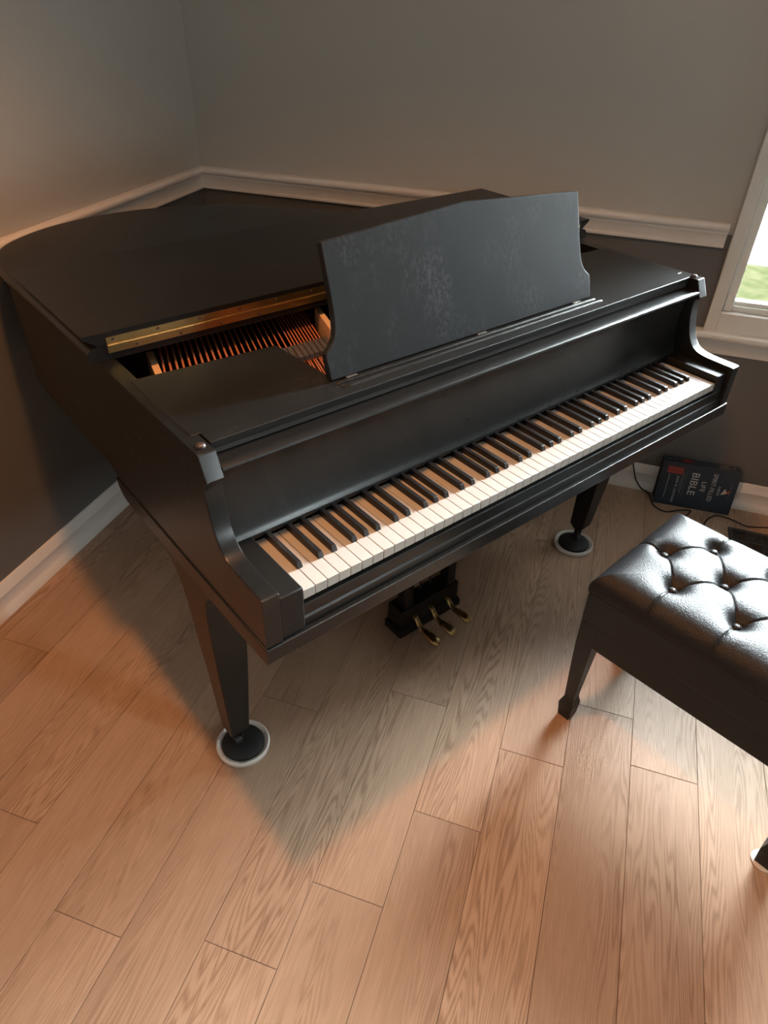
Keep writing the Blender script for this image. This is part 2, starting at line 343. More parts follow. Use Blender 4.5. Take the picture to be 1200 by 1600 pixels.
struct(obj('wall_left', bx(-0.12, 0, RY-0.12, 0.14, 0, RZ), M['wall']))
bm = bmesh.new()
box(bm, 0, WIN_X0, 0, 0.14, 0, RZ); box(bm, WIN_X1, RX+0.12, 0, 0.14, 0, RZ)
box(bm, WIN_X0, WIN_X1, 0, 0.14, 0, WIN_Z0-0.06); box(bm, WIN_X0, WIN_X1, 0, 0.14, WIN_Z1, RZ)
struct(obj('wall_back', bm, M['wall']))
bm = bmesh.new(); box(bm, RX, RX+0.12, RY, W2_Y0, 0, RZ); box(bm, RX, RX+0.12, W2_Y1, 0, 0, RZ)
box(bm, RX, RX+0.12, W2_Y0, W2_Y1, 0, W2_Z0); box(bm, RX, RX+0.12, W2_Y0, W2_Y1, W2_Z1, RZ)
struct(obj('wall_right', bm, M['wall']))
fill_win = empty('unseen_fill_window', (RX, W2_Y0, W2_Z0)); fill_win['kind'] = 'structure'  # unseen window, added to bring soft daylight onto the back wall
bm = bmesh.new(); fw_ = 0.03
for a in ((W2_Y0, W2_Y0+fw_, W2_Z0, W2_Z1), (W2_Y1-fw_, W2_Y1, W2_Z0, W2_Z1), (W2_Y0+fw_, W2_Y1-fw_, W2_Z0, W2_Z0+fw_), (W2_Y0+fw_, W2_Y1-fw_, W2_Z1-fw_, W2_Z1)): box(bm, RX+0.01, RX+0.05, *a)
obj('sash', bm, M['winframe'], fill_win, loc=(-RX, -W2_Y0, -W2_Z0))
obj('pane', bx(RX+0.028, RX+0.031, W2_Y0+fw_, W2_Y1-fw_, W2_Z0+fw_, W2_Z1-fw_), M['glass'], fill_win, loc=(-RX, -W2_Y0, -W2_Z0))
struct(obj('wall_front', bx(0, RX+0.12, RY-0.12, RY, 0, RZ), M['wall']))
struct(obj('ceiling', bx(-0.12, RX+0.12, RY-0.12, 0.14, RZ, RZ+0.1), M['ceiling']))

def moulding(name, prof, path, ends=True):
    """prof: (out, z) outline; path: points along the walls, room side to the left of travel handled by mitre normals"""
    bm = bmesh.new(); rings = []
    for (px, py, nx, ny) in path: rings.append([(px+nx*o_, py+ny*o_, z) for o_, z in prof])
    loft(bm, rings)
    return struct(obj(name, bm, M['trim'], smooth=40))
rail = [(0, 0.893), (0.0125, 0.893), (0.0135, 0.8945), (0.0135, 0.9005), (0.0125, 0.902), (0.0085, 0.9025), (0.0085, 0.9045), (0.0095, 0.908), (0.0105, 0.918), (0.013, 0.9275), (0.0165, 0.933), (0.0175, 0.9345), (0.0175, 0.9395), (0.0235, 0.9435), (0.0265, 0.948), (0.0270, 0.954), (0.0255, 0.9595), (0.021, 0.9635), (0.014, 0.964), (0, 0.964)]
base = [(0, 0), (0.0215, 0), (0.0210, 0.008), (0.0185, 0.018), (0.0145, 0.0265), (0.0125, 0.031), (0.0120, 0.033), (0.0120, 0.066), (0.0135, 0.068), (0.0135, 0.071), (0.0115, 0.078), (0.0075, 0.092), (0.0055, 0.101), (0.004, 0.1035), (0, 0.104)]
moulding('trim_1', rail, [(0, RY, 1, 0), (0, 0, 1, -1)])
moulding('trim_2', rail, [(0, 0, 1, -1), (1.772, 0, 0, -1)])
moulding('baseboard_left', base, [(0, RY, 1, 0), (0, 0, 1, -1)])
moulding('baseboard_back', base, [(0, 0, 1, -1), (RX, 0, 0, -1)])

# window: casing, stool, apron, sash, pane
win = empty('window_1', (WIN_X0, 0, WIN_Z0)); win['kind'] = 'structure'
def wpart(name, bm, mat, **k): return obj(name, bm, mat, win, loc=(-WIN_X0, 0, -WIN_Z0), **k)
CW = 0.035
bm = bmesh.new(); box(bm, WIN_X0-CW, WIN_X0, -0.018, 0.0, 0.642, WIN_Z1+CW); box(bm, WIN_X1, WIN_X1+CW, -0.018, 0, 0.642, WIN_Z1+CW)
box(bm, WIN_X0, WIN_X1, -0.018, 0, WIN_Z1, WIN_Z1+CW); box(bm, WIN_X0, WIN_X1, -0.018, 0.0, 0.642, WIN_Z0)
box(bm, WIN_X0, WIN_X1, 0.0, 0.14, 0.643, WIN_Z0)
wpart('casing', bm, M['winframe'], bevel=0.002)
bm = bmesh.new(); prism_x(bm, [(0, 0.622), (-0.046, 0.622), (-0.051, 0.627), (-0.052, 0.635), (-0.049, 0.641), (-0.044, 0.643), (0, 0.643)], WIN_X0-0.060, WIN_X1+0.06)
wpart('stool', bm, M['winframe'], smooth=40)
bm = bmesh.new(); prism_x(bm, [(0, 0.566), (-0.010, 0.566), (-0.012, 0.572), (-0.012, 0.585), (-0.018, 0.598), (-0.020, 0.622), (0, 0.622)], WIN_X0-0.045, WIN_X1+0.045)
wpart('apron', bm, M['trim'], smooth=40)
sx0, sx1, sz0, sz1 = WIN_X0+0.002, WIN_X1-0.002, WIN_Z0+0.001, WIN_Z1-0.002
bm = bmesh.new()
FW = 0.030
box(bm, sx0, sx0+FW, 0.004, 0.05, sz0, sz1); box(bm, sx1-FW, sx1, 0.004, 0.05, sz0, sz1)
box(bm, sx0+FW, sx1-FW, 0.004, 0.05, sz1-FW, sz1); box(bm, sx0+FW, sx1-FW, 0.004, 0.05, sz0, sz0+0.018)
box(bm, sx0+FW, sx1-FW, 0.016, 0.05, sz0+0.018, sz0+0.030); box(bm, sx0+FW, sx1-FW, 0.012, 0.05, 1.36, 1.40)
wpart('sash', bm, M['winframe'], bevel=0.0025)
bm = bmesh.new(); box(bm, sx0+0.003, sx0+0.027, -0.004, 0.004, 0.706, 0.760); wpart('sash_stop', bm, M['winframe'], bevel=0.002)
bm = bmesh.new(); box(bm, sx0+FW, sx1-FW, 0.028, 0.031, sz0+0.03, 1.36); box(bm, sx0+FW, sx1-FW, 0.028, 0.031, 1.40, sz1-FW)
wpart('pane', bm, M['glass'])

# outside
struct(obj('lawn', bx(-6, 3.6, 0.15, 4.25, -0.42, -0.30), M['grass']))
struct(obj('driveway', bx(-6, 12, 4.25, 16, -0.42, -0.31), M['concrete']))

# ------------------------------------------------------------------ grand piano
KW = 1.225
TH = 1.002321; PX, PY = 1.11329, -1.64726
EX = Vector((math.cos(TH), math.sin(TH), 0)); EY = Vector((-math.sin(TH), math.cos(TH), 0)); O = Vector((PX, PY, 0))
def toW(x, y, z=0): return O+EX*x+EY*y+Vector((0, 0, z))
CX, CY = 0.6125, 0.35
piano = empty('grand_piano', toW(CX, CY), TH)
tag(piano, 'black baby grand piano with open keyboard and raised music desk in the room corner', 'piano')
def part(name, bm, mat, parent=None, **k):
    return obj(name, bm, mat, parent or piano, loc=(None if parent else (-CX, -CY, 0)), **k)
AL0, AL1 = -0.079, -0.048
AR0, AR1 = KW+0.048, KW+0.079

# lid outline (left front corner round the tail to the right front corner)
lidP = [(-0.095, 0.53), (-0.095, 0.72), (-0.0955, 0.90), (-0.095, 1.04), (-0.084, 1.15), (-0.048, 1.235), (0.02, 1.30), (0.11, 1.352), (0.22, 1.383), (0.33, 1.390), (0.43, 1.375), (0.56, 1.325), (0.68, 1.245), (0.80, 1.12), (0.90, 1.00), (1.00, 0.915), (1.12, 0.855), (1.23, 0.775), (1.295, 0.68), (1.318, 0.60), (1.320, 0.53)]
lid_out = smooth_path(lidP, 6)
def inset(path, d):
    out = []
    for i, p in enumerate(path):
        a = Vector(path[max(i-1, 0)]); c = Vector(path[min(i+1, len(path)-1)])
        t = (c-a).normalized(); n = Vector((t.y, -t.x))
        out.append((p[0]+n.x*d, p[1]+n.y*d))
    return out
# rim
ro = [(AL0, 0.4495)]+inset(lid_out, 0.016)+[(AR1, 0.4495)]
ri = [(AL1, 0.4495)]+inset(lid_out, 0.047)+[(AR0, 0.4495)]
def zb(y): return 0.655+0.018*min(1, max(0, (y-0.575)/0.03))
bm = bmesh.new()
loft(bm, [[(o_[0], o_[1], zb(o_[1])), (o_[0], o_[1], 0.937), (i_[0], i_[1], 0.937), (i_[0], i_[1], zb(o_[1]))] for o_, i_ in zip(ro, ri)])
part('rim', bm, M['gloss'], smooth=40)
# arms: curved profile of the key cheeks
curve = smooth_path([(0.146, 0.937), (0.1275, 0.897)], 1)+[(0.1285, 0.8935), (0.137, 0.888)]+smooth_path([(0.1395, 0.878), (0.1385, 0.858), (0.134, 0.832), (0.124, 0.800), (0.108, 0.776), (0.088, 0.7655), (0.058, 0.7615), (0.02, 0.7605)], 5)+[(-0.007, 0.7602), (-0.0102, 0.758), (-0.011, 0.754)]
prof = curve+[(-0.011, 0.655), (0.45, 0.655), (0.45, 0.937)]
for x0, x1 in ((AL0, AL1), (AR0, AR1)):
    bm = bmesh.new(); prism_x(bm, prof, x0, x1)
    bmesh.ops.recalc_face_normals(bm, faces=bm.faces[:])
    es = [e for e in bm.edges if max(v.co.y for v in e.verts) < 0.44 or (abs(e.verts[0].co.y-e.verts[1].co.y) > 0.2 and e.verts[0].co.z > 0.9)]
    es = [e for e in es if e.calc_face_angle(0) > math.radians(50)]
    bmesh.ops.bevel(bm, geom=es, offset=0.002, segments=2, profile=0.5, affect='EDGES', clamp_overlap=True)
    a = part('arm', bm, M['gloss'], smooth=35); wn_ = a.modifiers.new('normals', 'WEIGHTED_NORMAL'); wn_.keep_sharp = True; wn_.weight = 90
# corner blocks carrying the rubber buttons
for xc, s in ((-0.0625, 1), (KW+0.0625, -1)):
    bm = bmesh.new(); lathe(bm, [(0.0075, 0), (0.0078, 0.002), (0.006, 0.0045), (0.003, 0.0055), (0.001, 0.0055)], (xc, 0.166, 0.937), 20)
    part('lid_button', bm, M['dark_metal'], smooth=50)
for x0, x1 in ((AL1, -0.004), (KW+0.005, AR0)):
    bm = bx(x0, x1, -0.0085 if x0 < 0 else 0.0, 0.152, 0.655, 0.745); part('cheek_block', bm, M['tray'], bevel=0.0025)
# key bed
bm = bmesh.new()
prism_x(bm, [(-0.0138, 0.6545), (-0.0138, 0.622), (-0.010, 0.619), (0.10, 0.614), (0.53, 0.611), (0.565, 0.617), (0.585, 0.634), (0.592, 0.6545)], -0.0815, KW+0.0815)
part('key_bed', bm, M['gloss'], bevel=0.0018)
bm = bmesh.new()
prism_x(bm, [(0.010, 0.655), (-0.0045, 0.655), (-0.0045, 0.6725), (-0.0015, 0.675), (-0.0015, 0.696), (0.000, 0.699), (0.010, 0.700)], AL1+0.0005, AR0-0.0005)
part('key_slip', bm, M['gloss'], bevel=0.001)
part('key_frame_filler', bx(-0.003, KW+0.004, 0.012, 0.40, 0.656, 0.706), M['felt'])  # hidden box added to stop light leaking in under the keys
# fallboard with its lip
fb = [(0.172, 0.912), (0.150, 0.9125), (0.137, 0.9115), (0.1325, 0.909), (0.1315, 0.9055), (0.1335, 0.902), (0.140, 0.900), (0.152, 0.898)]
fb += smooth_path([(0.1555, 0.893), (0.1625, 0.870), (0.1660, 0.840), (0.1655, 0.810), (0.1620, 0.780), (0.1555, 0.756), (0.1495, 0.744)], 6)
fb += [(0.1490, 0.7365), (0.195, 0.7365), (0.195, 0.912)]
bm = bmesh.new(); prism_x(bm, fb, AL1+0.0008, AR0-0.0008)
part('fallboard', bm, M['gloss'], smooth=35)
# keys
kw = KW/52
for k in range(52):
    bm = bx(k*kw+0.0005, (k+1)*kw-0.0005, 0.0, 0.152, 0.7095, 0.729)
    part('white_key', bm, M['ivory'], bevel=0.0009)
off = {1: -0.0022, 3: 0.0022, 6: -0.0028, 8: 0.0, 10: 0.0028}
nwhite = 0; names = [(9+i) % 12 for i in range(88)]
for i, nm in enumerate(names):
    if nm in (1, 3, 6, 8, 10):
        xc = nwhite*kw+off[nm]
        bm = bmesh.new()
        y0, y1 = 0.0475, 0.151
        def ring(y, z0, z1, wb, wt): return [(xc-wb, y, z0), (xc+wb, y, z0), (xc+wt, y, z1), (xc-wt, y, z1)]
        loft(bm, [ring(y0, 0.7285, 0.7300, 0.0056, 0.0055), ring(y0+0.0032, 0.7285, 0.7392, 0.0056, 0.0046), ring(y0+0.007, 0.7285, 0.7405, 0.0056, 0.0045), ring(y1, 0.7285, 0.7410, 0.0056, 0.0045)])
        part('black_key', bm, M['ebony'], bevel=0.0007)
    else: nwhite += 1

# music shelf (tray) and desk
tray = [(-0.046, 0.167), (1.271, 0.167), (1.271, 0.200), (1.286, 0.200), (1.286, 0.442), (1.215, 0.444), (1.190, 0.452), (0.962, 0.440), (0.940, 0.255), (0.228, 0.255), (0.222, 0.412), (-0.062, 0.430), (-0.062, 0.200), (-0.046, 0.200)]
bm = bmesh.new(); prism_z(bm, tray, 0.925, 0.9385)
shelf = part('music_shelf', bm, M['tray'], bevel=0.0015)
part('shelf_support', bx(AL1+0.001, AR0-0.001, 0.1725, 0.26, 0.913, 0.925), M['felt'])
for yc in (0.2085, 0.1935):
    bm = bmesh.new(); n = 8
    def rr_(x, s): return [(x, yc+0.0045*s*math.cos(PI*j/n), 0.9385+0.0045*s*math.sin(PI*j/n)) for j in range(n+1)]
    x0, x1 = (0.219, 0.945) if yc > 0.2 else (0.226, 0.952)
    loft(bm, [rr_(x0, 0.2), rr_(x0+0.006, 0.75), rr_(x0+0.015, 1), rr_(x1-0.015, 1), rr_(x1-0.006, 0.75), rr_(x1, 0.2)])
    part('desk_ledge', bm, M['tray'], smooth=60)
xc = 0.579
half = [(0.362, 0.9405), (0.363, 0.985), (0.361, 0.990)]+[(0.361-0.026*math.sin(t), 0.990+0.030*(1-math.cos(t))) for t in (0.3, 0.6, 0.9, 1.2, 1.45)]
half = [(0.3625, 0.9405), (0.3640, 0.980), (0.3625, 0.988), (0.354, 0.995), (0.346, 1.002), (0.340, 1.011), (0.3365, 1.022), (0.3345, 1.036), (0.3330, 1.060), (0.3335, 1.1575)]
outl = [(xc+a, z) for a, z in half]+[(xc, 1.1775)]+[(xc-a, z) for a, z in half[::-1]]
TILT = 0.30
bm = bmesh.new()
nrm = Vector((0, 1, -TILT)).normalized()
loft(bm, [[Vector((x, 0.2215+TILT*(z-0.945), z)) for x, z in outl], [Vector((x, 0.2215+TILT*(z-0.945), z))+nrm*0.014 for x, z in outl]])
desk = part('music_desk', bm, M['desk'], bevel=0.002)
for x in (0.259, 0.588, 0.889):
    bm = bx(x-0.012, x+0.012, 0.2150, 0.2205, 0.9388, 0.9415); obj('desk_hinge', bm, M['steel'], desk, bevel=0.0005)
bm = bmesh.new(); tube(bm, [(0.579, 0.283, 1.10), (0.579, 0.395, 0.945)], 0.006, 8)
part('desk_prop', bm, M['black'], smooth=60)

# lid, folded front flap, hinge
def edge_profile_slab(out, front_y, prof):
    """prof: (inset, z) from bottom to top, applied on the curved outline"""
    bm = bmesh.new(); rings = []
    for d, z in prof:
        r = inset(out, d); r = [(x, max(y, front_y)) for x, y in r]
        rings.append([(x, y, z) for x, y in r])
    loft(bm, rings)
    return bm
lid = part('lid', edge_profile_slab(lid_out, 0.5305, [(0.010, 0.9375), (0.002, 0.9395), (0.0, 0.943), (0.0, 0.9535), (0.004, 0.960), (0.010, 0.964), (0.016, 0.965)]), M['black'], smooth=45)
fl_out = [(-0.0985, 0.5305), (-0.0985, 0.955), (1.3240, 0.955), (1.3240, 0.5305)]
def flap_ring(d, z): return [(-0.0985+d, 0.5305, z), (-0.0985+d, 0.955-d*0.6, z), (1.3240-d, 0.955-d*0.6, z), (1.3240-d, 0.5305, z)]
bm = bmesh.new(); loft(bm, [flap_ring(0.024, 0.9655), flap_ring(0.023, 0.969), flap_ring(0.016, 0.974), flap_ring(0.008, 0.979), flap_ring(0.002, 0.983), flap_ring(0.0, 0.985), flap_ring(0.0, 0.9885), flap_ring(0.001, 0.9895)])
flap = part('front_flap', bm, M['black'], smooth=45)
bm = bmesh.new()
HX0, HX1 = -0.057, 1.282
box(bm, HX0, HX1, 0.5287, 0.5305, 0.9672, 0.9800); box(bm, HX0, HX1, 0.5287, 0.5305, 0.9505, 0.9632)
k = 0; x = HX0
while x < HX1-0.001:
    x1 = min(x+0.0245, HX1); tube(bm, [(x+0.0004, 0.5283, 0.9652), (x1-0.0004, 0.5283, 0.9652)], 0.0019, 8); x = x1
hinge = part('lid_hinge', bm, M['brass'], smooth=40)
x = -0.045; j = 0
while x < 1.28:
    z = 0.9755 if j % 2 == 0 else 0.9555
    bm = bmesh.new(); bmesh.ops.create_cone(bm, cap_ends=True, segments=14, radius1=0.0030, radius2=0.0022, depth=0.0012)
    bmesh.ops.rotate(bm, verts=bm.verts[:], cent=(0, 0, 0), matrix=Matrix.Rotation(PI/2, 3, 'X')); bmesh.ops.translate(bm, verts=bm.verts[:], vec=(x, 0.5284, z))
    obj('screw', bm, M['dark_metal'], hinge, smooth=40); x += 0.043; j += 1

# inside: plate, strings, dampers, wood
bm = bmesh.new(); prism_z(bm, [(AL1+0.001, 0.27)]+[q for q in inset(lid_out, 0.048)]+[(AR0-0.001, 0.27)], 0.790, 0.800)
part('iron_plate', bm, M['plate'], smooth=30)
part('pin_block', bx(AL1+0.002, AR0-0.002, 0.20, 0.275, 0.76, 0.80), M['plate'])
D = Vector((0.35, 1)).normalized()
x = 0.033
for i in range(31):
    sp_ = 0.0132 if i < 21 else 0.0079
    r = 0.0022 if i < 13 else 0.0016
    def P(y, z): return (x+D.x/D.y*(y-0.511), y, z)
    bm = bmesh.new(); tube(bm, [P(0.440 if x > 0.26 else 0.300, 0.8915), P(0.60, 0.894), P(min(1.16, 0.60+(0.60-x*0.35)), 0.895)], r, 8)
    part('bass_string', bm, M['copper'], smooth=60); x += sp_
for k in range(6):
    for dx in (0, 0.0048):
        xx = 0.269+0.0132*k+dx
        bm = bmesh.new(); tube(bm, [(xx-0.037, 0.285, 0.8925), (xx+0.006, 0.405, 0.8925)], 0.0011, 6)
        part('treble_string', bm, M['copper'], smooth=60)
for k in range(9):
    xx = 0.2455+0.0126*k
    bm = bmesh.new()
    loft(bm, [[(xx-0.0055, 0.399, z), (xx+0.0055, 0.399, z), (xx+0.0235, 0.455, z), (xx+0.0125, 0.455, z)] for z in (0.8935, 0.9055)])
    part('damper', bm, M['felt'], bevel=0.0012)
def slat(p, q, th, z0, z1):
    p, q = Vector(p), Vector(q); n = Vector((-(q-p).y, (q-p).x)).normalized()*th/2
    bm = bmesh.new(); prism_z(bm, [tuple(p-n), tuple(q-n), tuple(q+n), tuple(p+n)], z0, z1); return bm
part('desk_slide', slat((0.388, 0.455), (0.430, 0.575), 0.013, 0.868, 0.915), M['rawwood'], bevel=0.001)
part('damper_rail', slat((0.014, 0.49), (0.044, 0.605), 0.014, 0.842, 0.900), M['rawwood'], bevel=0.001)

# legs
def leg_mesh(sx, xoff):
    X = lambda x: xoff+sx*x
    lv = [(0.066, -0.044, -0.020, 0.274, 0.298), (0.088, -0.056, -0.010, 0.262, 0.310), (0.095, -0.0565, -0.0095, 0.2610, 0.3105), (0.30, -0.068, -0.002, 0.242, 0.306),
          (0.42, -0.075, 0.0005, 0.2305, 0.309), (0.50, -0.0785, 0.003, 0.224, 0.3125), (0.545, -0.0795, 0.005, 0.220, 0.322), (0.575, -0.0798, 0.006, 0.214, 0.336), (0.593, -0.080, 0.007, 0.206, 0.356), (0.603, -0.080, 0.008, 0.196, 0.382), (0.6135, -0.080, 0.009, 0.170, 0.42)]
    bm = bmesh.new(); loft(bm, [[(X(a), c, z), (X(b_), c, z), (X(b_), d, z), (X(a), d, z)] for z, a, b_, c, d in lv]); return bm
def caster(parent_leg, c):
    bm = bmesh.new(); tube(bm, [(c[0]-0.008, c[1]+0.004, 0.0335), (c[0]+0.008, c[1]+0.004, 0.0335)], 0.0135, 18)
    box(bm, c[0]-0.011, c[0]-0.0085, c[1]-0.006, c[1]+0.008, 0.036, 0.066); box(bm, c[0]+0.0085, c[0]+0.011, c[1]-0.006, c[1]+0.008, 0.036, 0.066)
    obj('caster', bm, M['rubber'], parent_leg, smooth=40)
for sx, xo, cxx in ((1, 0, -0.032), (-1, KW, KW+0.032)):
    lg = part('leg', leg_mesh(sx, xo), M['black'], smooth=30, bevel=0.002)
    caster(lg, (cxx, 0.286))
bm = bmesh.new(); lv = [(0.05, 0.022), (0.075, 0.024), (0.5, 0.040), (0.60, 0.060), (0.79, 0.062)]
loft(bm, [[(0.33-h, 1.20-h, z), (0.33+h, 1.20-h, z), (0.33+h, 1.20+h, z), (0.33-h, 1.20+h, z)] for z, h in lv])
lg = part('leg', bm, M['black'], bevel=0.002)
bm = bmesh.new(); tube(bm, [(0.32, 1.20, 0.0245), (0.34, 1.20, 0.0245)], 0.024, 18); obj('caster', bm, M['rubber'], lg, smooth=40)
# pedal lyre
lyre_box = part('lyre_box', bx(0.503, 0.722, 0.3125, 0.372, 0.032, 0.110), M['black'], bevel=0.003)
bm = bmesh.new(); prism_x(bm, [(0.305, 0.018), (0.305, 0.036), (0.311, 0.044), (0.376, 0.044), (0.376, 0.018)], 0.496, 0.729); obj('base_moulding', bm, M['black'], lyre_box, bevel=0.0015)
for x0 in (0.519, 0.680):
    part('lyre_post', bx(x0, x0+0.030, 0.318, 0.352, 0.110, 0.616), M['black'], bevel=0.002)
bm = bmesh.new()
for x in (0.575, 0.6125, 0.65): tube(bm, [(x, 0.360, 0.11), (x, 0.362, 0.616)], 0.0032, 8)
part('pedal_rod', bm, M['dark_metal'], smooth=60)
for xx, lift in ((0.551, 0.0), (0.6125, 0.0), (0.674, 0.012)):
    P_ = [(0.330, 0.072, 0.0065, 0.004), (0.312, 0.073, 0.0070, 0.0045), (0.300, 0.069+lift*.2, 0.0075, 0.005), (0.288, 0.056+lift*.4, 0.0082, 0.0055), (0.274, 0.049+lift*.6, 0.0095, 0.006), (0.255, 0.049+lift*.8, 0.0125, 0.007), (0.235, 0.050+lift, 0.0150, 0.0080), (0.221, 0.049+lift, 0.0150, 0.0080), (0.212, 0.047+lift, 0.0115, 0.0065), (0.2075, 0.046+lift, 0.005, 0.003)]
    P_ = [tuple(v) for v in smooth_path(P_, 4)]
    bm = bmesh.new(); n = 16
    loft(bm, [[(xx+ww*math.cos(2*PI*j/n), y, z+hh*math.sin(2*PI*j/n)) for j in range(n)] for y, z, ww, hh in P_])
    obj('pedal', bm, M['pedal'], lyre_box, smooth=60)

# caster cups under the two front legs
for (lx, lab) in ((-0.021, 'white round caster cup under the near left piano leg'), (KW+0.021, 'white round caster cup under the right piano leg, near the floor vent')):
    c = toW(lx, 0.286)
    e = empty('caster_cup', c); tag(e, lab, 'caster cup', 'caster cups under the piano legs')
    bm = bmesh.new(); lathe(bm, [(0.060, 0.0), (0.0635, 0.003), (0.0648, 0.012), (0.0640, 0.0165), (0.0615, 0.0180), (0.0590, 0.0160), (0.0515, 0.0105), (0.0500, 0.0085), (0.001, 0.0080)], (0, 0, 0), 56)
    obj('cup', bm, M['cup'], e, smooth=50)
    bm = bmesh.new(); lathe(bm, [(0.0495, 0.0081), (0.0505, 0.010), (0.0500, 0.0165), (0.047, 0.0185), (0.020, 0.0190), (0.012, 0.0180), (0.001, 0.0180)], (0, 0, 0), 48)
    obj('pad', bm, M['rubber'], e, smooth=50)

# ------------------------------------------------------------------ bench
UL = Vector((0.88, -0.475, 0)).normalized(); BA = math.atan2(UL.y, UL.x)
BL, BW = 0.553, 0.370
bench = empty('piano_bench', (1.572, -1.165, 0), BA)
tag(bench, 'black piano bench with tufted button leather seat and tapered legs', 'bench')
US = Vector((-UL.y, UL.x, 0))
ctr = Vector((1.572, -1.165, 0))+UL*BL/2+US*BW/2
bench.location = ctr
def bpart(name, bm, mat, parent=None, **k): return obj(name, bm, mat, parent or bench, loc=(None if parent else (-BL/2, -BW/2, 0)), **k)
du = 0.0708
btn = []
for k in range(7):
    u = 0.065+du*k
    btn += [(u, 0.192)] if k % 2 == 0 else [(u, 0.097), (u, 0.287)]
creases = []
for i, a in enumerate(btn):
    for c in btn[i+1:]:
        if abs(a[0]-c[0]) < 0.08 and abs(a[1]-c[1]) > 0.05 and abs(a[1]-c[1]) < 0.12: creases.append((a, c))
for a in btn:
    if a[1] < 0.15: creases.append((a, (a[0]-0.006, 0.0)))
    elif a[1] > 0.25: creases.append((a, (a[0]+0.006, BW)))
creases += [(btn[0], (0.0, 0.192)), (btn[-1], (BL, 0.192))]
def seg_d(p, a, c):
    ax, ay = a; cx_, cy_ = c; dx, dy = cx_-ax, cy_-ay
    t = max(0, min(1, ((p[0]-ax)*dx+(p[1]-ay)*dy)/(dx*dx+dy*dy)))
    return math.hypot(p[0]-ax-t*dx, p[1]-ay-t*dy)
def top_z(u, v):
    e = min(u, BL-u, v, BW-v)
    z = 0.4745+0.031*(1-math.exp(-max(e, 0)/0.020))
    dmin = min(math.hypot(u-a, v-c) for a, c in btn)
    z -= 0.012*math.exp(-(dmin/0.019)**2)+0.011*math.exp(-(dmin/0.033)**2)
    cd_ = min(seg_d((u, v), a, c) for a, c in creases)
    z -= 0.0030*math.exp(-(cd_/0.0022)**2)+0.002*math.exp(-(cd_/0.012)**2)
    return z
bm = bmesh.new(); nu, nv = 276, 186
def rc(t, n, Lh): return t/n*Lh
grid = [[bm.verts.new((rc(i, nu, BL), rc(j, nv, BW), top_z(rc(i, nu, BL), rc(j, nv, BW)))) for j in range(nv+1)] for i in range(nu+1)]
for i in range(nu):
    for j in range(nv): bm.faces.new((grid[i][j], grid[i+1][j], grid[i+1][j+1], grid[i][j+1]))
per = [grid[i][0] for i in range(nu+1)]+[grid[nu][j] for j in range(1, nv+1)]+[grid[i][nv] for i in range(nu-1, -1, -1)]+[grid[0][j] for j in range(nv-1, 0, -1)]
prev = per
for d, z in ((0.002, 0.466), (0.0025, 0.455), (0.001, 0.446)):
    cur = []
    for v in per:
        x, y = v.co.x, v.co.y
        sx_ = -1 if x < 1e-6 else (1 if x > BL-1e-6 else 0); sy_ = -1 if y < 1e-6 else (1 if y > BW-1e-6 else 0)
        cur.append(bm.verts.new((x+sx_*d, y+sy_*d, z)))
    for k in range(len(per)):
        k2 = (k+1) % len(per); bm.faces.new((prev[k], prev[k2], cur[k2], cur[k]))
    prev = cur
bm.faces.new(prev)
cush = bpart('cushion', bm, M['leather'], smooth=70)
for a, c in btn:
    bm = bmesh.new(); lathe(bm, [(0.001, 0.0062), (0.004, 0.0058), (0.0075, 0.0042), (0.0100, 0.0018), (0.0108, -0.001), (0.0095, -0.006), (0.001, -0.006)], (a, c, top_z(a, c)+0.0055), 28)
    obj('button', bm, M['leather'], cush, smooth=60)
bpart('seat_box', bx(0.0, BL, 0.0, BW, 0.3625, 0.4455), M['wood_black'], bevel=0.0025)
bm = bmesh.new(); box(bm, 0.003, BL-0.003, 0.004, 0.024, 0.290, 0.361); box(bm, 0.003, BL-0.003, BW-0.024, BW-0.004, 0.290, 0.361)
box(bm, 0.004, 0.024, 0.024, BW-0.024, 0.290, 0.361); box(bm, BL-0.024, BL-0.004, 0.024, BW-0.024, 0.290, 0.361)
bpart('apron', bm, M['wood_black'], bevel=0.001)
def bleg(u_in, v_in):
    lv = [(0.0, 0.003, 0.0335, 0.0165, 0.047), (0.006, 0.001, 0.0345, 0.0155, 0.048), (0.048, -0.003, 0.037, 0.012, 0.0495), (0.056, -0.001, 0.0365, 0.013, 0.049), (0.073, 0.0045, 0.0315, 0.017, 0.045), (0.082, 0.005, 0.031, 0.0170, 0.0445), (0.20, 0.002, 0.038, 0.008, 0.044), (0.290, 0.0005, 0.0435, 0.0025, 0.0445), (0.361, 0.0005, 0.0435, 0.0025, 0.0445)]
    bm = bmesh.new()
    fu = (lambda a: a) if u_in else (lambda a: BL-a); fv = (lambda a: a) if v_in else (lambda a: BW-a)
    loft(bm, [[(fu(a), fv(c), z), (fu(b_), fv(c), z), (fu(b_), fv(d), z), (fu(a), fv(d), z)] for z, a, b_, c, d in lv]); return bm
for ui in (1, 0):
    for vi in (1, 0):
        bpart('leg', bleg(ui, vi), M['wood_black'], bevel=0.0012)

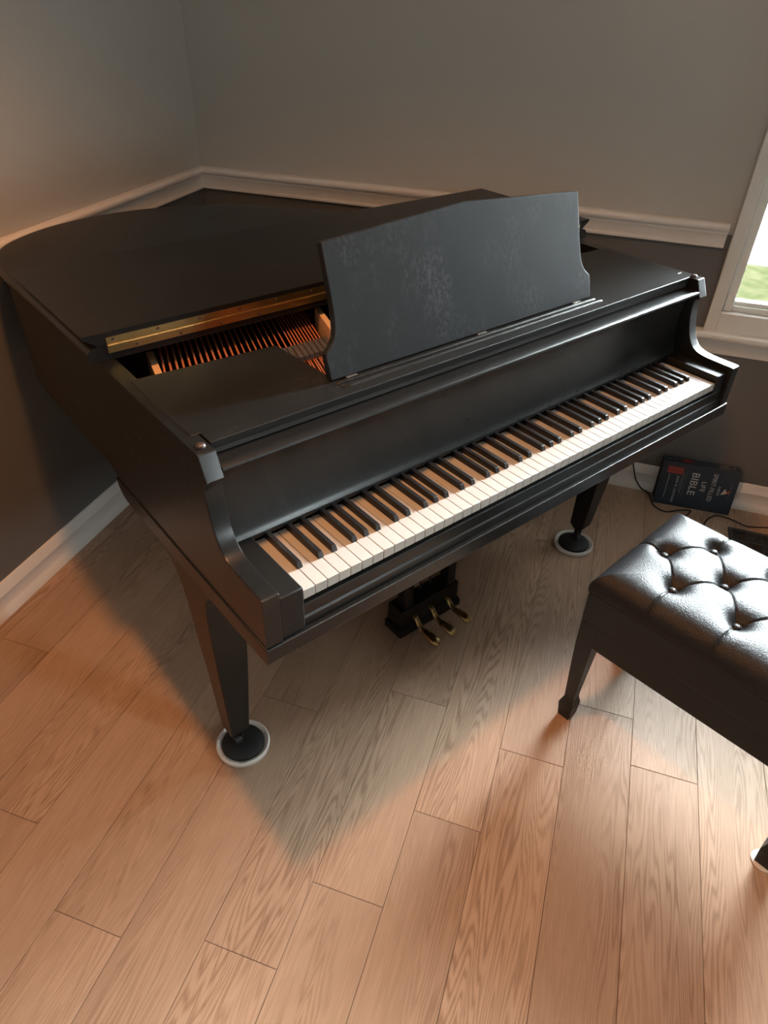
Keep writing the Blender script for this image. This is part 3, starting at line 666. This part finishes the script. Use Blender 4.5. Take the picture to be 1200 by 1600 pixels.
# ------------------------------------------------------------------ book, cord, floor vent
def text_bm(bm, s, size, origin, xdir, ydir, mi, extr=0.0, align='LEFT', squeeze=1.0):
    cu = bpy.data.curves.new('lettering', 'FONT'); cu.body = s; cu.size = size; cu.align_x = align; cu.resolution_u = 3
    to = bpy.data.objects.new('lettering', cu); COL.objects.link(to)
    dg = bpy.context.evaluated_depsgraph_get(); me = bpy.data.meshes.new_from_object(to.evaluated_get(dg))
    X, Y, O_ = Vector(xdir), Vector(ydir), Vector(origin)
    base_ = [bm.verts.new(O_+X*(v.co.x*squeeze)+Y*v.co.y) for v in me.vertices]
    for p in me.polygons:
        try: bm.faces.new([base_[i] for i in p.vertices]).material_index = mi
        except ValueError: pass
    bpy.data.objects.remove(to); bpy.data.meshes.remove(me); bpy.data.curves.remove(cu)

BKL, BKH, BKT = 0.264, 0.168, 0.050
book = empty('book', (1.927, -0.0775, 0), math.radians(2.5))
tag(book, 'thick navy book with red label leaning on its edge against the baseboard', 'book')
lean = math.radians(9.5)
RB = Matrix.Rotation(-lean, 3, 'X')
def bk(bm):
    for v in bm.verts: v.co = RB @ v.co
    return bm
x0, x1 = -BKL/2, BKL/2
bm = bx(x0, x1, 0, 0.002, 0, BKH); obj('front_cover', bk(bm), M['navy'], book, bevel=0.0006)
bm = bx(x0, x1, BKT-0.002, BKT, 0, BKH); obj('back_cover', bk(bm), M['navy'], book, bevel=0.0006)
bm = bx(x0, x1, 0.0, BKT, BKH, BKH+0.002); spine = obj('spine', bk(bm), M['navy'], book, bevel=0.0006)
bm = bx(x0+0.003, x1-0.003, 0.0022, BKT-0.0022, 0.003, BKH-0.0005); obj('page_block', bk(bm), M['pages'], book)
cover = [o for o in book.children if o.name.startswith('front_cover')][0]
bm = bmesh.new()
S = lambda s: x0+s
fx, fy = (0, 0, -1), (1, 0, 0)
YF = -0.0004
text_bm(bm, 'SPIRIT-FILLED', 0.0215, (S(0.176), YF, 0.150), fx, fy, 0, squeeze=0.86)
text_bm(bm, 'NEW', 0.0125, (S(0.202), YF, 0.104), fx, fy, 1, squeeze=1.25)
text_bm(bm, 'LIFE', 0.0225, (S(0.145), YF, 0.113), fx, fy, 0, squeeze=1.05)
text_bm(bm, 'BIBLE', 0.036, (S(0.106), YF, 0.142), fx, fy, 1, squeeze=1.05)
text_bm(bm, 'JACK W. HAYFORD', 0.0105, (S(0.058), YF, 0.118), fx, fy, 1, squeeze=1.15)
def q(bm, a, c, e, f, mi):
    bm.faces.new([bm.verts.new((S(x), YF, z)) for x, z in ((a, e), (c, e), (c, f), (a, f))]).material_index = mi
q(bm, 0.0875, 0.0885, 0.035, 0.148, 2); q(bm, 0.0780, 0.0800, 0.050, 0.135, 2); q(bm, 0.0725, 0.0740, 0.060, 0.125, 2)
q(bm, 0.0300, 0.0312, 0.028, 0.122, 1)
q(bm, 0.243, 0.2445, 0.060, 0.120, 2)
q(bm, 0.020, 0.075, 0.1255, 0.1520, 3)
def poly(bm, pts, mi, dy=0):
    bm.faces.new([bm.verts.new((S(x), YF-dy, z)) for x, z in pts]).material_index = mi
poly(bm, [(0.214, 0.074), (0.220, 0.083), (0.223, 0.094), (0.229, 0.1), (0.228, 0.092), (0.234, 0.088), (0.232, 0.080), (0.224, 0.076)], 4)
poly(bm, [(0.232, 0.081), (0.234, 0.088), (0.239, 0.092), (0.246, 0.094), (0.243, 0.085), (0.238, 0.079)], 5)
obj('cover_print', bk(bm), [M['ink'], M['ink'], M['inkdim'], M['redink'], M['cream'], M['orange']], cover)
bm = bmesh.new(); ZS = BKH+0.0024
def text_sp(s, size, s0, y, mi, sq=1.0): text_bm(bm, s, size, (S(s0), y, ZS), (-1, 0, 0), (0, -1, 0), mi, squeeze=sq)
def qs(a, c, e, f, mi): bm.faces.new([bm.verts.new((S(x), y, ZS)) for x, y in ((a, e), (c, e), (c, f), (a, f))]).material_index = mi
text_sp('SPIRIT-FILLED', 0.0085, 0.224, 0.012, 0, 0.75); text_sp('LIFE', 0.0095, 0.214, 0.024, 0); text_sp('BIBLE', 0.0125, 0.222, 0.037, 0)
text_sp('NEW', 0.006, 0.2, 0.043, 1)
qs(0.066, 0.100, 0.012, 0.036, 3); qs(0.018, 0.026, 0.022, 0.026, 0); qs(0.036, 0.041, 0.021, 0.026, 0); qs(0.236, 0.244, 0.020, 0.026, 0)
text_sp('JACK W. HAYFORD', 0.006, 0.168, 0.026, 1, 0.85)
obj('spine_print', bk(bm), [M['ink'], M['inkdim'], M['inkdim'], M['redink']], spine)

pts = [(1.655, -0.024, 0.20), (1.69, -0.0235, 0.13), (1.706, -0.0225, 0.085), (1.722, -0.0220, 0.045), (1.750, -0.026, 0.012), (1.775, -0.030, 0.0035), (1.786, -0.060, 0.0035), (1.80, -0.110, 0.0035), (1.84, -0.135, 0.0035), (1.885, -0.110, 0.0035), (1.925, -0.096, 0.0035), (1.925, -0.110, 0.0035), (1.905, -0.150, 0.0035), (1.91, -0.20, 0.0035), (1.96, -0.19, 0.0035), (1.985, -0.13, 0.0035), (2.015, -0.094, 0.0035), (2.050, -0.093, 0.0035), (2.085, -0.108, 0.0035), (2.115, -0.122, 0.0035), (2.150, -0.116, 0.0035), (2.19, -0.104, 0.0035), (2.30, -0.085, 0.0035), (2.5, -0.06, 0.0035)]
pts = smooth_path(pts, 6)
bm = bmesh.new(); tube(bm, pts, 0.0024, 8)
tag(obj('power_cord', bm, M['thread'], smooth=60), 'thin black cord trailing down the baseboard and along the floor behind the book', 'cord')

vent = empty('floor_vent', (2.205, -0.2175, 0))
tag(vent, 'black scrollwork floor vent by the back baseboard beside the bench', 'vent')
vw, vh = 0.152, 0.0685
bm = bmesh.new()
for a in ((-vw, vw, -vh, -vh+0.014), (-vw, vw, vh-0.014, vh), (-vw, -vw+0.014, -vh+0.014, vh-0.014), (vw-0.014, vw, -vh+0.014, vh-0.014)): box(bm, a[0], a[1], a[2], a[3], 0.0, 0.005)
obj('frame', bm, M['vent'], vent, bevel=0.001)
bm = bmesh.new(); rnd = 0.0022
for i in range(6):
    cx_ = -vw+0.040+i*0.0455
    for cy_, s in ((-0.026, 1), (0.026, -1)):
        sp_ = [(cx_+(0.021-0.0028*t)*math.cos(t*s+1.2*i), cy_+(0.021-0.0028*t)*math.sin(t*s+1.2*i), 0.0028) for t in [0.35*k for k in range(19)]]
        tube(bm, sp_, rnd, 6)
    tube(bm, [(cx_-0.0228, -vh+0.013, 0.0028), (cx_-0.0228, vh-0.013, 0.0028)], 0.0018, 6)
tube(bm, [(-vw+0.013, 0, 0.0028), (vw-0.013, 0, 0.0028)], 0.002, 6)
obj('scroll_grille', bm, M['vent'], vent, smooth=60)
obj('damper_plate', bx(-vw+0.013, vw-0.013, -vh+0.013, vh-0.013, 0.0003, 0.0009), M['rubber'], vent)

# round pale glide under the bench's right front foot
bm = bmesh.new(); lathe(bm, [(0.0255, 0.0), (0.0260, 0.002), (0.0245, 0.0035), (0.001, 0.0035)], (BL-0.0190, 0.0310, 0.0001), 32)
gd = obj('glide', bm, M['cup'], [o for o in bench.children if o.name.startswith('leg')][2], smooth=50); gd['label'] = 'pale round glide under the foot'
